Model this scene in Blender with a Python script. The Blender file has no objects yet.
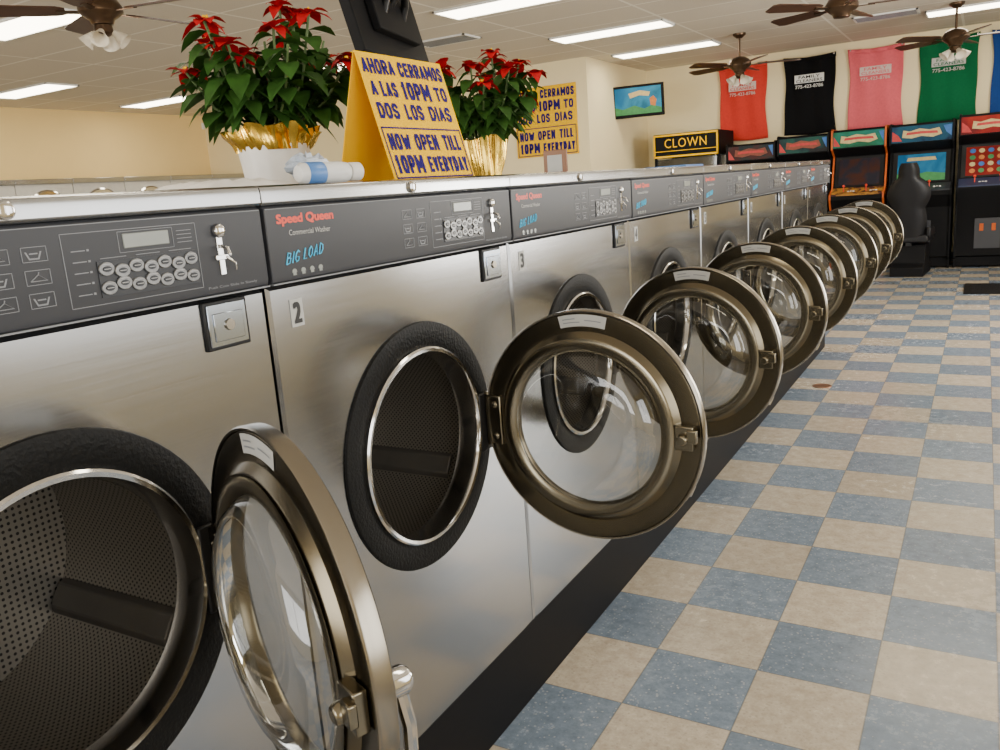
import bpy, bmesh, math, random
from mathutils import Vector, Matrix
PI=math.pi
scene=bpy.context.scene
col=scene.collection
random.seed(7)

# ------------------------------------------------------------------ materials
def newmat(name):
    m=bpy.data.materials.new(name); m.use_nodes=True
    nt=m.node_tree; nt.nodes.clear()
    out=nt.nodes.new('ShaderNodeOutputMaterial')
    b=nt.nodes.new('ShaderNodeBsdfPrincipled')
    nt.links.new(b.outputs[0],out.inputs[0])
    return m,nt,b,out
def mathn(nt,op,a,b=None,c=None):
    n=nt.nodes.new('ShaderNodeMath'); n.operation=op
    for i,v in enumerate((a,b,c)):
        if v is None: continue
        if isinstance(v,(int,float)): n.inputs[i].default_value=v
        else: nt.links.new(v,n.inputs[i])
    return n.outputs[0]
def mixc(nt,f,a,b):
    n=nt.nodes.new('ShaderNodeMix'); n.data_type='RGBA'
    if isinstance(f,(int,float)): n.inputs[0].default_value=f
    else: nt.links.new(f,n.inputs[0])
    for k,v in ((6,a),(7,b)):
        if isinstance(v,tuple): n.inputs[k].default_value=(v[0],v[1],v[2],1)
        else: nt.links.new(v,n.inputs[k])
    return n.outputs[2]
def coords(nt,kind='Object',scale=(1,1,1)):
    t=nt.nodes.new('ShaderNodeTexCoord'); mp=nt.nodes.new('ShaderNodeMapping')
    nt.links.new(t.outputs[kind],mp.inputs[0]); mp.inputs['Scale'].default_value=scale
    return mp.outputs[0]
def noise(nt,vec,scale,detail=3,rough=.5):
    n=nt.nodes.new('ShaderNodeTexNoise'); nt.links.new(vec,n.inputs['Vector'])
    n.inputs['Scale'].default_value=scale; n.inputs['Detail'].default_value=detail; n.inputs['Roughness'].default_value=rough
    return n
def maprange(nt,v,a,b,c,d):
    n=nt.nodes.new('ShaderNodeMapRange'); nt.links.new(v,n.inputs[0])
    for i,x in enumerate((a,b,c,d)): n.inputs[i+1].default_value=x
    return n.outputs[0]
def bump(nt,b,h,strength,dist=.002):
    n=nt.nodes.new('ShaderNodeBump'); n.inputs['Strength'].default_value=strength; n.inputs['Distance'].default_value=dist
    nt.links.new(h,n.inputs['Height']); nt.links.new(n.outputs[0],b.inputs['Normal'])
def plain(name,c,rough=.5,metal=0,var=.06,nscale=20,bmp=0,emit=0,ecol=None,coat=0,spec=.5):
    m,nt,b,o=newmat(name)
    v=coords(nt); n=noise(nt,v,nscale)
    c2=tuple(max(0,x*(1-var*2)) for x in c); c3=tuple(min(1,x*(1+var)) for x in c)
    nt.links.new(mixc(nt,n.outputs[0],c2,c3),b.inputs['Base Color'])
    b.inputs['Roughness'].default_value=rough; b.inputs['Metallic'].default_value=metal
    b.inputs['Coat Weight'].default_value=coat; b.inputs['Specular IOR Level'].default_value=spec
    if bmp: bump(nt,b,n.outputs[0],bmp)
    if emit:
        b.inputs['Emission Color'].default_value=(*(ecol or c),1); b.inputs['Emission Strength'].default_value=emit
    return m
def brushed(name,c,rough,stretch=(3,3,420),amt=.05):
    m,nt,b,o=newmat(name)
    v=coords(nt,'Object',stretch); n=noise(nt,v,1.0,3,.5)
    v2=coords(nt,'Object',(1,1,1)); n2=noise(nt,v2,2.0,1,.4)
    c2=tuple(x*(1-amt) for x in c)
    cc=mixc(nt,n.outputs[0],c2,c)
    nt.links.new(cc,b.inputs['Base Color'])
    b.inputs['Metallic'].default_value=1
    r=mathn(nt,'ADD',maprange(nt,n.outputs[0],.3,.7,rough-.015,rough+.02),maprange(nt,n2.outputs[0],.35,.7,-.02,.03))
    nt.links.new(r,b.inputs['Roughness'])
    bump(nt,b,n2.outputs[0],.12,.004)
    return m
M={}
M['steel']=brushed('brushed_steel',(.385,.39,.40),.19,(3,3,420),.10)
M['lidsteel']=brushed('lid_steel',(.43,.435,.44),.22)
M['chrome']=plain('chrome',(.66,.65,.64),.12,1,.02)
M['vault']=plain('vault_plate_chrome',(.42,.47,.54),.14,1,.05)
M['warmsteel']=plain('door_steel_warm_reflection',(.170,.145,.100),.24,1,.10,6)  # steel door, its warm reflection put into the base colour
M['warmsteel2']=plain('door_step_warm_reflection',(.25,.22,.16),.22,1,.08,6)  # lighter tone of the same steel, warm reflection coloured in
M['rim']=plain('door_rim_steel',(.31,.28,.23),.24,1,.03)
M['gasket']=plain('black_gasket',(.006,.006,.006),.5,0,.2,160,.9,spec=.18)
M['black']=plain('black_plastic',(.010,.010,.011),.35,spec=.25)
M['matblack']=plain('black_paint',(.006,.006,.007),.6,spec=.13)
M['panel']=plain('control_panel_grey',(.044,.046,.054),.42,0,.04,8,spec=.36)
M['panel2']=plain('control_panel_inset',(.026,.028,.034),.35,0,.04,8,spec=.35)
M['line']=plain('panel_print_grey',(.22,.23,.25),.4)
M['white']=plain('white_plastic',(.74,.74,.72),.4)
M['label']=plain('label_paper',(.46,.46,.44),.45)
M['pad']=plain('keypad_chrome',(.22,.22,.22),.30,.5,.25,260)
M['padmark']=plain('keypad_mark_grey',(.36,.36,.36),.4)
M['lcd']=plain('lcd',(.27,.29,.27),.25)
M['red']=plain('red_print',(.80,.05,.012),.4)
M['cyan']=plain('cyan_print',(.05,.50,.80),.4,0,.05,20,0,.15)
M['ink']=plain('black_ink',(.01,.01,.01),.5)
M['blueink']=plain('blue_ink',(.022,.012,.14),.7,spec=.08)
M['yellow']=plain('yellow_card',(.90,.52,.0),.8,0,.02,spec=.02)
M['wall']=plain('wall_cream',(.90,.77,.48),.7,0,.03,2,spec=.2)
M['wally']=plain('wall_yellow_cream',(.88,.66,.30),.7,0,.03,2,spec=.2)
M['base']=plain('dark_baseboard',(.03,.025,.02),.5)
M['gold']=plain('gold_foil',(.90,.58,.09),.2,1,.15,25,.6)
M['paper']=plain('white_wrap',(.80,.77,.72),.45,0,.05,30,.5)
M['leaf']=plain('leaf_green',(.035,.10,.015),.6,0,.4,25,spec=.15)
M['bract']=plain('poinsettia_red',(.50,.005,.010),.6,0,.3,25,spec=.1)
M['stem']=plain('stem_green',(.10,.16,.05),.6)
M['wood']=plain('fan_brown',(.065,.028,.015),.35,0,.2,12,spec=.3)
M['fanmetal']=plain('fan_bronze',(.10,.06,.035),.3,.8,.1)
M['shade']=plain('frosted_glass_shade',(.75,.68,.55),.35,0,.03)
M['tube']=plain('light_diffuser',(1,.96,.86),.5,0,.0,5,0,12.5,(1,.90,.70))
M['fixture']=plain('fixture_white',(.8,.8,.78),.4)
M['navy']=plain('navy',(.02,.03,.08),.5)
M['orange']=plain('arcade_orange',(.55,.11,.02),.4,spec=.2)
M['cloth_red']=plain('cloth_red',(.66,.050,.035),.8,0,.08,40,.3,spec=.1)
M['cloth_black']=plain('cloth_black',(.007,.007,.008),.8,0,.08,40,.3,spec=.06)
M['cloth_pink']=plain('cloth_pink',(.76,.135,.165),.8,0,.08,40,.3,spec=.1)
M['cloth_green']=plain('cloth_green',(.006,.12,.045),.8,0,.08,40,.3,spec=.1)
M['cloth_blue']=plain('cloth_blue',(.015,.055,.24),.8,0,.08,40,.3,spec=.1)
M['print_soft']=plain('soft_print',(.66,.54,.50),.7,spec=.1)
M['seatblack']=plain('seat_black',(.010,.010,.012),.45,0,.1,20,spec=.3)
M['bluewrap']=plain('blue_wrapper',(.08,.22,.55),.3)
M['brassdrain']=plain('drain_brass',(.22,.11,.06),.4,.7)
M['dryer']=plain('dryer_white',(.60,.58,.54),.4)
M['pipe']=plain('frame_wood',(.25,.11,.05),.5)
M['lifter']=plain('drum_lifter_grey',(.10,.092,.082),.5,.35,.1,spec=.4)
M['wrapper']=plain('wrapper_film',(.55,.62,.72),.25,0,.3,60,.5)

def glassmat():
    m,nt,b,o=newmat('door_glass'); nt.nodes.remove(b)
    tr=nt.nodes.new('ShaderNodeBsdfTransparent'); tr.inputs[0].default_value=(.82,.83,.82,1)
    gl=nt.nodes.new('ShaderNodeBsdfGlossy'); gl.inputs['Roughness'].default_value=.05
    fr=nt.nodes.new('ShaderNodeFresnel'); fr.inputs[0].default_value=1.5
    v=coords(nt); n=noise(nt,v,9,3)
    f=mathn(nt,'ADD',fr.outputs[0],maprange(nt,n.outputs[0],.3,.8,.03,.10))
    mx=nt.nodes.new('ShaderNodeMixShader'); nt.links.new(f,mx.inputs[0])
    nt.links.new(tr.outputs[0],mx.inputs[1]); nt.links.new(gl.outputs[0],mx.inputs[2]); nt.links.new(mx.outputs[0],o.inputs[0])
    return m
M['glass']=glassmat()

def drummat():
    m,nt,b,o=newmat('perforated_drum')
    t=nt.nodes.new('ShaderNodeTexCoord'); s=nt.nodes.new('ShaderNodeSeparateXYZ'); nt.links.new(t.outputs['Object'],s.inputs[0])
    ang=mathn(nt,'MULTIPLY',mathn(nt,'ARCTAN2',s.outputs[2],s.outputs[1]),136/(2*PI))
    d=mathn(nt,'MULTIPLY',s.outputs[0],1/.0104)
    a=mathn(nt,'ADD',ang,d); c=mathn(nt,'SUBTRACT',ang,d)
    isback=mathn(nt,'LESS_THAN',s.outputs[0],-.3595)
    def sel(x,y):
        n=nt.nodes.new('ShaderNodeMix'); nt.links.new(isback,n.inputs[0]); nt.links.new(x,n.inputs[2]); nt.links.new(y,n.inputs[3]); return n.outputs[0]
    a2=mathn(nt,'MULTIPLY',s.outputs[1],96); c2=mathn(nt,'MULTIPLY',s.outputs[2],96)
    cb=nt.nodes.new('ShaderNodeCombineXYZ'); nt.links.new(sel(a,a2),cb.inputs[0]); nt.links.new(sel(c,c2),cb.inputs[1])
    vo=nt.nodes.new('ShaderNodeTexVoronoi'); vo.voronoi_dimensions='2D'; vo.inputs['Randomness'].default_value=0; vo.inputs['Scale'].default_value=1
    nt.links.new(cb.outputs[0],vo.inputs['Vector'])
    hole=mathn(nt,'LESS_THAN',vo.outputs['Distance'],.25)
    nt.links.new(mixc(nt,hole,(.26,.24,.21),(.003,.003,.003)),b.inputs['Base Color'])
    nt.links.new(mathn(nt,'MULTIPLY',mathn(nt,'SUBTRACT',1.0,hole),.75),b.inputs['Metallic']); b.inputs['Roughness'].default_value=.42
    return m
M['drum']=drummat()

TS=.271; TX0=.210; TY0=.205
def floormat():
    m,nt,b,o=newmat('checker_vinyl_tiles')
    t=nt.nodes.new('ShaderNodeTexCoord'); s=nt.nodes.new('ShaderNodeSeparateXYZ'); nt.links.new(t.outputs['Object'],s.inputs[0])
    u=mathn(nt,'DIVIDE',mathn(nt,'SUBTRACT',s.outputs[0],TX0),TS); v=mathn(nt,'DIVIDE',mathn(nt,'SUBTRACT',s.outputs[1],TY0),TS)
    fu=mathn(nt,'FLOOR',u); fv=mathn(nt,'FLOOR',v)
    chk=mathn(nt,'FLOORED_MODULO',mathn(nt,'ADD',fu,fv),2.0)
    cb=nt.nodes.new('ShaderNodeCombineXYZ'); nt.links.new(fu,cb.inputs[0]); nt.links.new(fv,cb.inputs[1])
    wn=nt.nodes.new('ShaderNodeTexWhiteNoise'); nt.links.new(cb.outputs[0],wn.inputs['Vector'])
    c=coords(nt); n1=noise(nt,c,24,6,.75); n2=noise(nt,c,110,3,.6); n3=noise(nt,c,1.3,3,.5)
    vo=nt.nodes.new('ShaderNodeTexVoronoi'); nt.links.new(c,vo.inputs['Vector']); vo.inputs['Scale'].default_value=70
    fleck=mathn(nt,'LESS_THAN',vo.outputs['Distance'],.22)
    f1=maprange(nt,n1.outputs[0],.32,.68,0,1)
    blue=mixc(nt,f1,(.125,.165,.225),(.225,.28,.35)); beige=mixc(nt,f1,(.37,.31,.235),(.54,.475,.38))
    blue=mixc(nt,mathn(nt,'MULTIPLY',fleck,.5),blue,(.42,.44,.45)); beige=mixc(nt,mathn(nt,'MULTIPLY',fleck,.45),beige,(.30,.26,.21))
    cc=mixc(nt,chk,beige,blue)
    mul=mathn(nt,'MULTIPLY',maprange(nt,wn.outputs[0],0,1,.88,1.05),maprange(nt,n2.outputs[0],.3,.7,.92,1.06))
    vm=nt.nodes.new('ShaderNodeVectorMath'); vm.operation='SCALE'; nt.links.new(cc,vm.inputs[0]); nt.links.new(mul,vm.inputs['Scale'])
    def edge(x):
        f=mathn(nt,'FRACT',x); return mathn(nt,'ADD',mathn(nt,'LESS_THAN',f,.007),mathn(nt,'GREATER_THAN',f,.993))
    e=mathn(nt,'MINIMUM',mathn(nt,'ADD',edge(u),edge(v)),1.0)
    nt.links.new(mixc(nt,mathn(nt,'MULTIPLY',e,.5),vm.outputs[0],(.08,.075,.07)),b.inputs['Base Color'])
    nt.links.new(mathn(nt,'ADD',maprange(nt,n1.outputs[0],.3,.7,.20,.27),maprange(nt,n3.outputs[0],.35,.65,-.02,.04)),b.inputs['Roughness'])
    b.inputs['Specular IOR Level'].default_value=.5
    bump(nt,b,n2.outputs[0],.08,.001)
    return m
M['floor']=floormat()
def ceilmat():
    m,nt,b,o=newmat('ceiling_tiles')
    t=nt.nodes.new('ShaderNodeTexCoord'); s=nt.nodes.new('ShaderNodeSeparateXYZ'); nt.links.new(t.outputs['Object'],s.inputs[0])
    u=mathn(nt,'FRACT',mathn(nt,'DIVIDE',mathn(nt,'ADD',s.outputs[0],3.03),1.22)); v=mathn(nt,'FRACT',mathn(nt,'DIVIDE',mathn(nt,'SUBTRACT',s.outputs[1],9.655),.61))
    e=mathn(nt,'MINIMUM',mathn(nt,'ADD',mathn(nt,'LESS_THAN',u,.022),mathn(nt,'LESS_THAN',v,.044)),1.0)
    c=coords(nt); n=noise(nt,c,60,4,.7)
    tile=mixc(nt,n.outputs[0],(.58,.51,.41),(.74,.67,.56))
    nt.links.new(mixc(nt,e,tile,(.86,.81,.71)),b.inputs['Base Color']); b.inputs['Roughness'].default_value=.8
    bump(nt,b,n.outputs[0],.4,.003)
    return m
M['ceil']=ceilmat()
def artmat(name,cols,scale,emit=.6,seed=0):
    m,nt,b,o=newmat(name)
    c=coords(nt,'Object'); n=nt.nodes.new('ShaderNodeTexNoise'); n.noise_dimensions='4D'; n.inputs['W'].default_value=seed
    nt.links.new(c,n.inputs['Vector']); n.inputs['Scale'].default_value=scale; n.inputs['Detail'].default_value=4; n.inputs['Distortion'].default_value=.6
    r=nt.nodes.new('ShaderNodeValToRGB')
    els=r.color_ramp.elements
    while len(els)<len(cols): els.new(.5)
    for i,cc in enumerate(cols):
        els[i].position=.30+.42*i/len(cols) if i else 0
        els[i].color=(*cc,1)
    nt.links.new(n.outputs[0],r.inputs[0]); nt.links.new(r.outputs[0],b.inputs['Base Color']); nt.links.new(r.outputs[0],b.inputs['Emission Color'])
    b.inputs['Emission Strength'].default_value=emit; b.inputs['Roughness'].default_value=.35; b.inputs['Specular IOR Level'].default_value=.12
    return m

# ------------------------------------------------------------------ mesh builder
class MB:
    def __init__(s): s.v=[]; s.f=[]
    def add(s,vs,fs):
        k=len(s.v); s.v+= [tuple(p) for p in vs]; s.f+=[tuple(i+k for i in f) for f in fs]; return s
    def box(s,x0,x1,y0,y1,z0,z1,mat=None):
        vs=[(x,y,z) for x in (x0,x1) for y in (y0,y1) for z in (z0,z1)]
        if mat is not None: vs=[mat@Vector(p) for p in vs]
        return s.add(vs,[(0,1,3,2),(4,6,7,5),(0,4,5,1),(2,3,7,6),(0,2,6,4),(1,5,7,3)])
    def lathe(s,prof,axis='z',c=(0,0,0),seg=48,closed=False,mat=None):
        n=len(prof); vs=[]
        for k in range(seg):
            a=2*PI*k/seg; ca,sa=math.cos(a),math.sin(a)
            for (h,r) in prof:
                r=max(r,1e-5)
                p={'z':(r*ca,r*sa,h),'x':(h,r*ca,r*sa),'y':(r*ca,h,r*sa)}[axis]
                p=(p[0]+c[0],p[1]+c[1],p[2]+c[2])
                vs.append(mat@Vector(p) if mat is not None else p)
        fs=[]
        for k in range(seg):
            k2=(k+1)%seg
            for i in range(n if closed else n-1):
                j=(i+1)%n
                fs.append((k*n+i,k*n+j,k2*n+j,k2*n+i))
        return s.add(vs,fs)
    def tube(s,pts,r,seg=10,caps=True):
        pts=[Vector(p) for p in pts]; vs=[]; fs=[]; prev=None
        for i,p in enumerate(pts):
            d=(pts[min(i+1,len(pts)-1)]-pts[max(i-1,0)]).normalized()
            if prev is None:
                a=d.orthogonal().normalized()
            else:
                a=(prev-d*prev.dot(d)).normalized()
            prev=a; b=d.cross(a); rr=r[i] if isinstance(r,(list,tuple)) else r
            for k in range(seg):
                t=2*PI*k/seg; vs.append(p+(a*math.cos(t)+b*math.sin(t))*rr)
        for i in range(len(pts)-1):
            for k in range(seg):
                k2=(k+1)%seg; fs.append((i*seg+k,i*seg+k2,(i+1)*seg+k2,(i+1)*seg+k))
        if caps:
            fs.append(tuple(range(seg))[::-1]); fs.append(tuple((len(pts)-1)*seg+k for k in range(seg)))
        return s.add(vs,fs)
    def prism(s,prof,x0,x1,axis='x'):
        n=len(prof); vs=[]
        for x in (x0,x1):
            for (a,b) in prof: vs.append({'x':(x,a,b),'y':(a,x,b),'z':(a,b,x)}[axis])
        fs=[tuple(range(n)),tuple(range(2*n-1,n-1,-1))]+[(i,(i+1)%n,(i+1)%n+n,i+n) for i in range(n)]
        return s.add(vs,fs)
    def grid(s,fn,nu,nv):
        vs=[fn(i/nu,j/nv) for i in range(nu+1) for j in range(nv+1)]
        fs=[(i*(nv+1)+j,i*(nv+1)+j+1,(i+1)*(nv+1)+j+1,(i+1)*(nv+1)+j) for i in range(nu) for j in range(nv)]
        return s.add(vs,fs)
    def build(s,name,mat,parent=None,loc=(0,0,0),bevel=0,angle=35,recalc=True,solid=0,subsurf=0,bseg=2):
        me=bpy.data.meshes.new(name); me.from_pydata([tuple(p) for p in s.v],[],s.f)
        bm=bmesh.new(); bm.from_mesh(me); bmesh.ops.remove_doubles(bm,verts=bm.verts,dist=2e-5)
        if recalc: bmesh.ops.recalc_face_normals(bm,faces=bm.faces)
        bm.to_mesh(me); bm.free()
        me.polygons.foreach_set('use_smooth',[True]*len(me.polygons))
        try: me.set_sharp_from_angle(angle=math.radians(angle))
        except Exception: pass
        me.materials.append(mat)
        o=bpy.data.objects.new(name,me); col.objects.link(o); o.location=loc
        if parent: o.parent=parent
        if bevel:
            b=o.modifiers.new('bevel','BEVEL'); b.width=bevel; b.segments=bseg; b.limit_method='ANGLE'
        if solid:
            b=o.modifiers.new('solid','SOLIDIFY'); b.thickness=solid; b.offset=0
        return o
def tag(o,label,cat,group=None):
    o['label']=label; o['category']=cat
    if group: o['group']=group
    return o
def thing(name,label,cat,loc=(0,0,0),rz=0,group=None):
    o=bpy.data.objects.new(name,None); col.objects.link(o); o.location=loc; o.rotation_euler=(0,0,rz); o.empty_display_size=.1
    return tag(o,label,cat,group)
def struct(o): o['kind']='structure'; return o
def copy_tree(o,parent=None):
    c=o.copy(); col.objects.link(c)
    if parent: c.parent=parent
    for ch in list(o.children): copy_tree(ch,c)
    return c
_tc={}
def textmesh(body,fat=.0,sp=1.0):
    cu=bpy.data.curves.new('t','FONT'); cu.body=body; cu.size=1; cu.offset=fat; cu.resolution_u=3; cu.space_character=sp
    o=bpy.data.objects.new('t',cu); col.objects.link(o); bpy.context.view_layer.update()
    me=bpy.data.meshes.new_from_object(o.evaluated_get(bpy.context.evaluated_depsgraph_get()))
    vs=[v.co.copy() for v in me.vertices]; fs=[tuple(p.vertices) for p in me.polygons]
    bpy.data.objects.remove(o); bpy.data.curves.remove(cu); bpy.data.meshes.remove(me)
    return vs,fs
def addtext(mb,body,org,xd,yd,w,h,fat=.0,shear=0,sp=1.0):
    if (body,fat,sp) not in _tc: _tc[(body,fat,sp)]=textmesh(body,fat,sp)
    vs,fs=_tc[(body,fat,sp)]
    x0=min(v.x for v in vs); x1=max(v.x for v in vs); y0=min(v.y for v in vs); y1=max(v.y for v in vs)
    org=Vector(org); xd=Vector(xd); yd=Vector(yd); out=[]
    for v in vs:
        a=(v.x-x0)/(x1-x0)*w; b=(v.y-y0)/(y1-y0)*h; a+=shear*b
        out.append(org+xd*a+yd*b)
    mb.add(out,fs)
def boldtext(mb,body,org,xd,yd,w,h,b=.06,sp=1.1):
    # heavy lettering: the strokes thickened by laying the outline down a few times
    xd=Vector(xd); yd=Vector(yd); n=xd.cross(yd).normalized(); e=b*h; k=0
    for dx in (-1,-.33,.33,1):
        for dy in (-.6,.6):
            addtext(mb,body,Vector(org)+xd*(e+dx*e)+yd*(e*.6+dy*e)+n*(.00002*k),xd,yd,w-2*e,h-1.2*e,0,0,sp); k+=1
# heavy block capitals, mitred strokes of even weight (cell 0..1 wide, 0..1 high)
BL={'A':[[(0,0),(.5,1)],[(.5,1),(1,0)],[(.2,.30),(.8,.30)]],
'C':[[(1,.74),(.78,1),(.22,1),(0,.76),(0,.24),(.22,0),(.78,0),(1,.26)]],'D':[[(.3,0),(0,0),(0,1),(.62,1),(1,.72),(1,.28),(.62,0),(.3,0)]],
'E':[[(.95,1),(0,1),(0,0),(.95,0)],[(0,.5),(.82,.5)]],'H':[[(0,0),(0,1)],[(1,0),(1,1)],[(0,.5),(1,.5)]],'I':[[(.5,0),(.5,1)]],
'L':[[(0,1),(0,0),(.9,0)]],'M':[[(0,0),(0,1)],[(0,1),(.5,.30)],[(.5,.30),(1,1)],[(1,1),(1,0)]],'N':[[(0,0),(0,1)],[(0,1),(1,0)],[(1,0),(1,1)]],
'O':[[(.5,0),(.22,0),(0,.24),(0,.76),(.22,1),(.78,1),(1,.76),(1,.24),(.78,0),(.5,0)]],'P':[[(0,0),(0,1),(.72,1),(1,.86),(1,.58),(.72,.42),(0,.42)]],
'R':[[(0,0),(0,1),(.72,1),(1,.86),(1,.60),(.72,.46),(0,.46)],[(.50,.46),(1,0)]],'S':[[(1,.80),(.78,1),(.22,1),(0,.80),(.06,.60),(.94,.40),(1,.20),(.78,0),(.22,0),(0,.20)]],
'T':[[(.5,0),(.5,1)],[(0,1),(1,1)]],'V':[[(0,1),(.5,0)],[(.5,0),(1,1)]],'W':[[(0,1),(.25,0)],[(.25,0),(.5,.75)],[(.5,.75),(.75,0)],[(.75,0),(1,1)]],'Y':[[(0,1),(.5,.46)],[(1,1),(.5,.46)],[(.5,.50),(.5,0)]],
'1':[[(.1,.78),(.5,1)],[(.5,1),(.5,0)]],'0':[[(.5,0),(.22,0),(0,.24),(0,.76),(.22,1),(.78,1),(1,.76),(1,.24),(.78,0),(.5,0)]]}
WD={'I':.10,'1':.4,'M':1.35,'W':1.5,' ':.35,'L':.7,'E':.7}
def blocktext(mb,body,org,xd,yd,w,h,t=.18):
    org=Vector(org); xd=Vector(xd); yd=Vector(yd); n=xd.cross(yd).normalized()
    r=t*h/2; sp=2*r+.09*h    # clear gap between letters is constant
    tot=sum(WD.get(c,.85) for c in body); ux=(w-2*r-sp*(len(body)-1))/tot; hh_=h-2*r; x=r; k=0
    for c in body:
        cw=WD.get(c,.85)*ux
        for st in BL.get(c,[]):
            pts=[Vector((x+a*cw,r+b*hh_)) for a,b in st]
            cl=(pts[0]-pts[-1]).length<1e-7
            N=len(pts); L_=[]; R_=[]
            for i,p in enumerate(pts):
                d0=(p-pts[i-1]).normalized() if i>0 else ((pts[-1]-pts[-2]).normalized() if cl else None)
                d1=(pts[i+1]-p).normalized() if i<N-1 else ((pts[1]-pts[0]).normalized() if cl else None)
                if d0 is None:
                    d0=d1; p=p-d1*(r if min(abs(d1.x),abs(d1.y))<.1 else r*.55)
                elif d1 is None:
                    d1=d0; p=p+d0*(r if min(abs(d0.x),abs(d0.y))<.1 else r*.55)
                n0=Vector((-d0.y,d0.x)); n1=Vector((-d1.y,d1.x)); mm=(n0+n1).normalized(); kk=min(1.5,1/max(.3,mm.dot(n1)))
                L_.append(p+mm*r*kk); R_.append(p-mm*r*kk)
            off=n*(.00002*(k%3)); k+=1
            vs=[org+xd*v.x+yd*v.y+off for v in L_+R_]
            mb.add(vs,[(i,i+1,N+i+1,N+i) for i in range(N-1)])
        x+=cw+sp

# ------------------------------------------------------------------ camera
CAM=Vector((.937,-.153,1.274))
R3=Matrix(((.8673,-.0464,.4955),(.4924,.2249,-.8408),(-.0724,.9732,.2180)))
cd=bpy.data.cameras.new('camera'); cam=bpy.data.objects.new('camera',cd); col.objects.link(cam)
mw=R3.to_4x4(); q=mw.to_quaternion(); mw=q.to_matrix().to_4x4(); mw.translation=CAM
cam.matrix_world=mw; cd.sensor_width=36; cd.lens=29.88; cd.clip_start=.02; scene.camera=cam
def at(px,py,axis,val):
    d=R3@Vector(((px-500)/830,-(py-375)/830,-1)); i='XYZ'.index(axis)
    t=(val-CAM[i])/d[i]; return CAM+d*t

# ------------------------------------------------------------------ room
CH=2.75; XL=-9.95; XR=3.1; YN=-3.0; YF=11.7; YB=9.6; XB=-3.29
o=MB().box(XL-.1,XR+.1,YN-.1,YF+.1,-.1,0).build('floor',M['floor']); struct(o)
o=MB().box(XL-.1,XR+.1,YN-.1,YF+.1,CH,CH+.1).build('ceiling',M['ceil']); struct(o)
struct(MB().box(XB,XR,YF,YF+.1,0,CH).build('wall_back',M['wall']))
m=MB().box(XL,XB,YB,YB+.1,0,CH); m.box(XB-.1,XB,YB+.1,YF+.1,0,CH); struct(m.build('wall_office',M['wall']))
struct(MB().box(XL-.1,XL,YN,YB+.1,0,CH).build('wall_left',M['wally']))
wins=[(-2.2,.6),(1.6,4.4),(5.4,8.2)]
m=MB(); ys=[YN]+[y for w in wins for y in w]+[YF]
for i in range(0,len(ys),2): m.box(XR,XR+.1,ys[i],ys[i+1],0,CH)
for a,b in wins: m.box(XR,XR+.1,a,b,0,.7); m.box(XR,XR+.1,a,b,2.4,CH)
struct(m.build('wall_right',M['wall']))
m=MB().box(XL,-6,YN-.1,YN,0,CH).box(-3,-1.6,YN-.1,YN,0,CH).box(1.4,XR,YN-.1,YN,0,CH)
for a,b in ((-6,-3),(-1.6,1.4)): m.box(a,b,YN-.1,YN,0,.6); m.box(a,b,YN-.1,YN,2.4,CH)
struct(m.build('wall_near',M['wall']))
k=1
for a,b in wins:
    m=MB()
    for y in (a,(a+b)/2-.02,b-.05): m.box(XR+.02,XR+.07,y,y+.05,.7,2.4)
    for z in (.7,2.35): m.box(XR+.02,XR+.07,a,b,z,z+.05)
    struct(m.build('window_%d'%k,M['fixture'])); k+=1
for a,b in ((-6,-3),(-1.6,1.4)):
    m=MB()
    for x in (a,(a+b)/2-.02,b-.05): m.box(x,x+.05,YN-.07,YN-.02,.6,2.4)
    for z in (.6,2.35): m.box(a,b,YN-.07,YN-.02,z,z+.05)
    struct(m.build('window_%d'%k,M['fixture'])); k+=1
struct(MB().box(XB,XR,YF-.012,YF,0,.10).build('baseboard_back',M['base']))
struct(MB().box(XL,XB,YB-.012,YB,0,.10).build('baseboard_office',M['base']))

# ------------------------------------------------------------------ washers
W=.758; ZB=.205; ZT=1.305; YC=.371; ZC=.79
wb=MB().box(-.78,-.004,-W+.0,8*W,0,ZB).build('plinth',M['matblack'],bevel=.004)
tag(wb,'long black plinth on the floor under the whole machine row','plinth')
struct(MB().box(-.93,-.80,-W,8*W,0,1.24).build('wall_service',M['wall']))

def front_plate(mb,y0,y1,z0,z1,x,c,r,ch=.005,back=-.74,n=72):
    angs=[2*PI*i/n for i in range(n)]
    for yy,zz in ((y0,z0),(y0,z1),(y1,z0),(y1,z1)): angs.append(math.atan2(zz-c[1],yy-c[0])%(2*PI))
    angs=sorted(set(round(a,6) for a in angs))
    def hit(a,d):
        ca,sa=math.cos(a),math.sin(a); ts=[]
        if ca>1e-9: ts.append((y1-d-c[0])/ca)
        if ca<-1e-9: ts.append((y0+d-c[0])/ca)
        if sa>1e-9: ts.append((z1-d-c[1])/sa)
        if sa<-1e-9: ts.append((z0+d-c[1])/sa)
        t=min(ts); return (c[0]+ca*t,c[1]+sa*t)
    N=len(angs); vs=[]
    for a in angs: vs.append((x-.02,c[0]+math.cos(a)*r,c[1]+math.sin(a)*r))
    for a in angs: vs.append((x,c[0]+math.cos(a)*r,c[1]+math.sin(a)*r))
    for a in angs: p=hit(a,ch); vs.append((x,*p))
    for a in angs: p=hit(a,0); vs.append((x-ch,*p))
    for a in angs: p=hit(a,0); vs.append((back,*p))
    fs=[]
    for L in range(4):
        for i in range(N):
            j=(i+1)%N; fs.append((L*N+i,L*N+j,(L+1)*N+j,(L+1)*N+i))
    fs.append(tuple(4*N+i for i in range(N)))
    mb.add(vs,fs)

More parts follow.
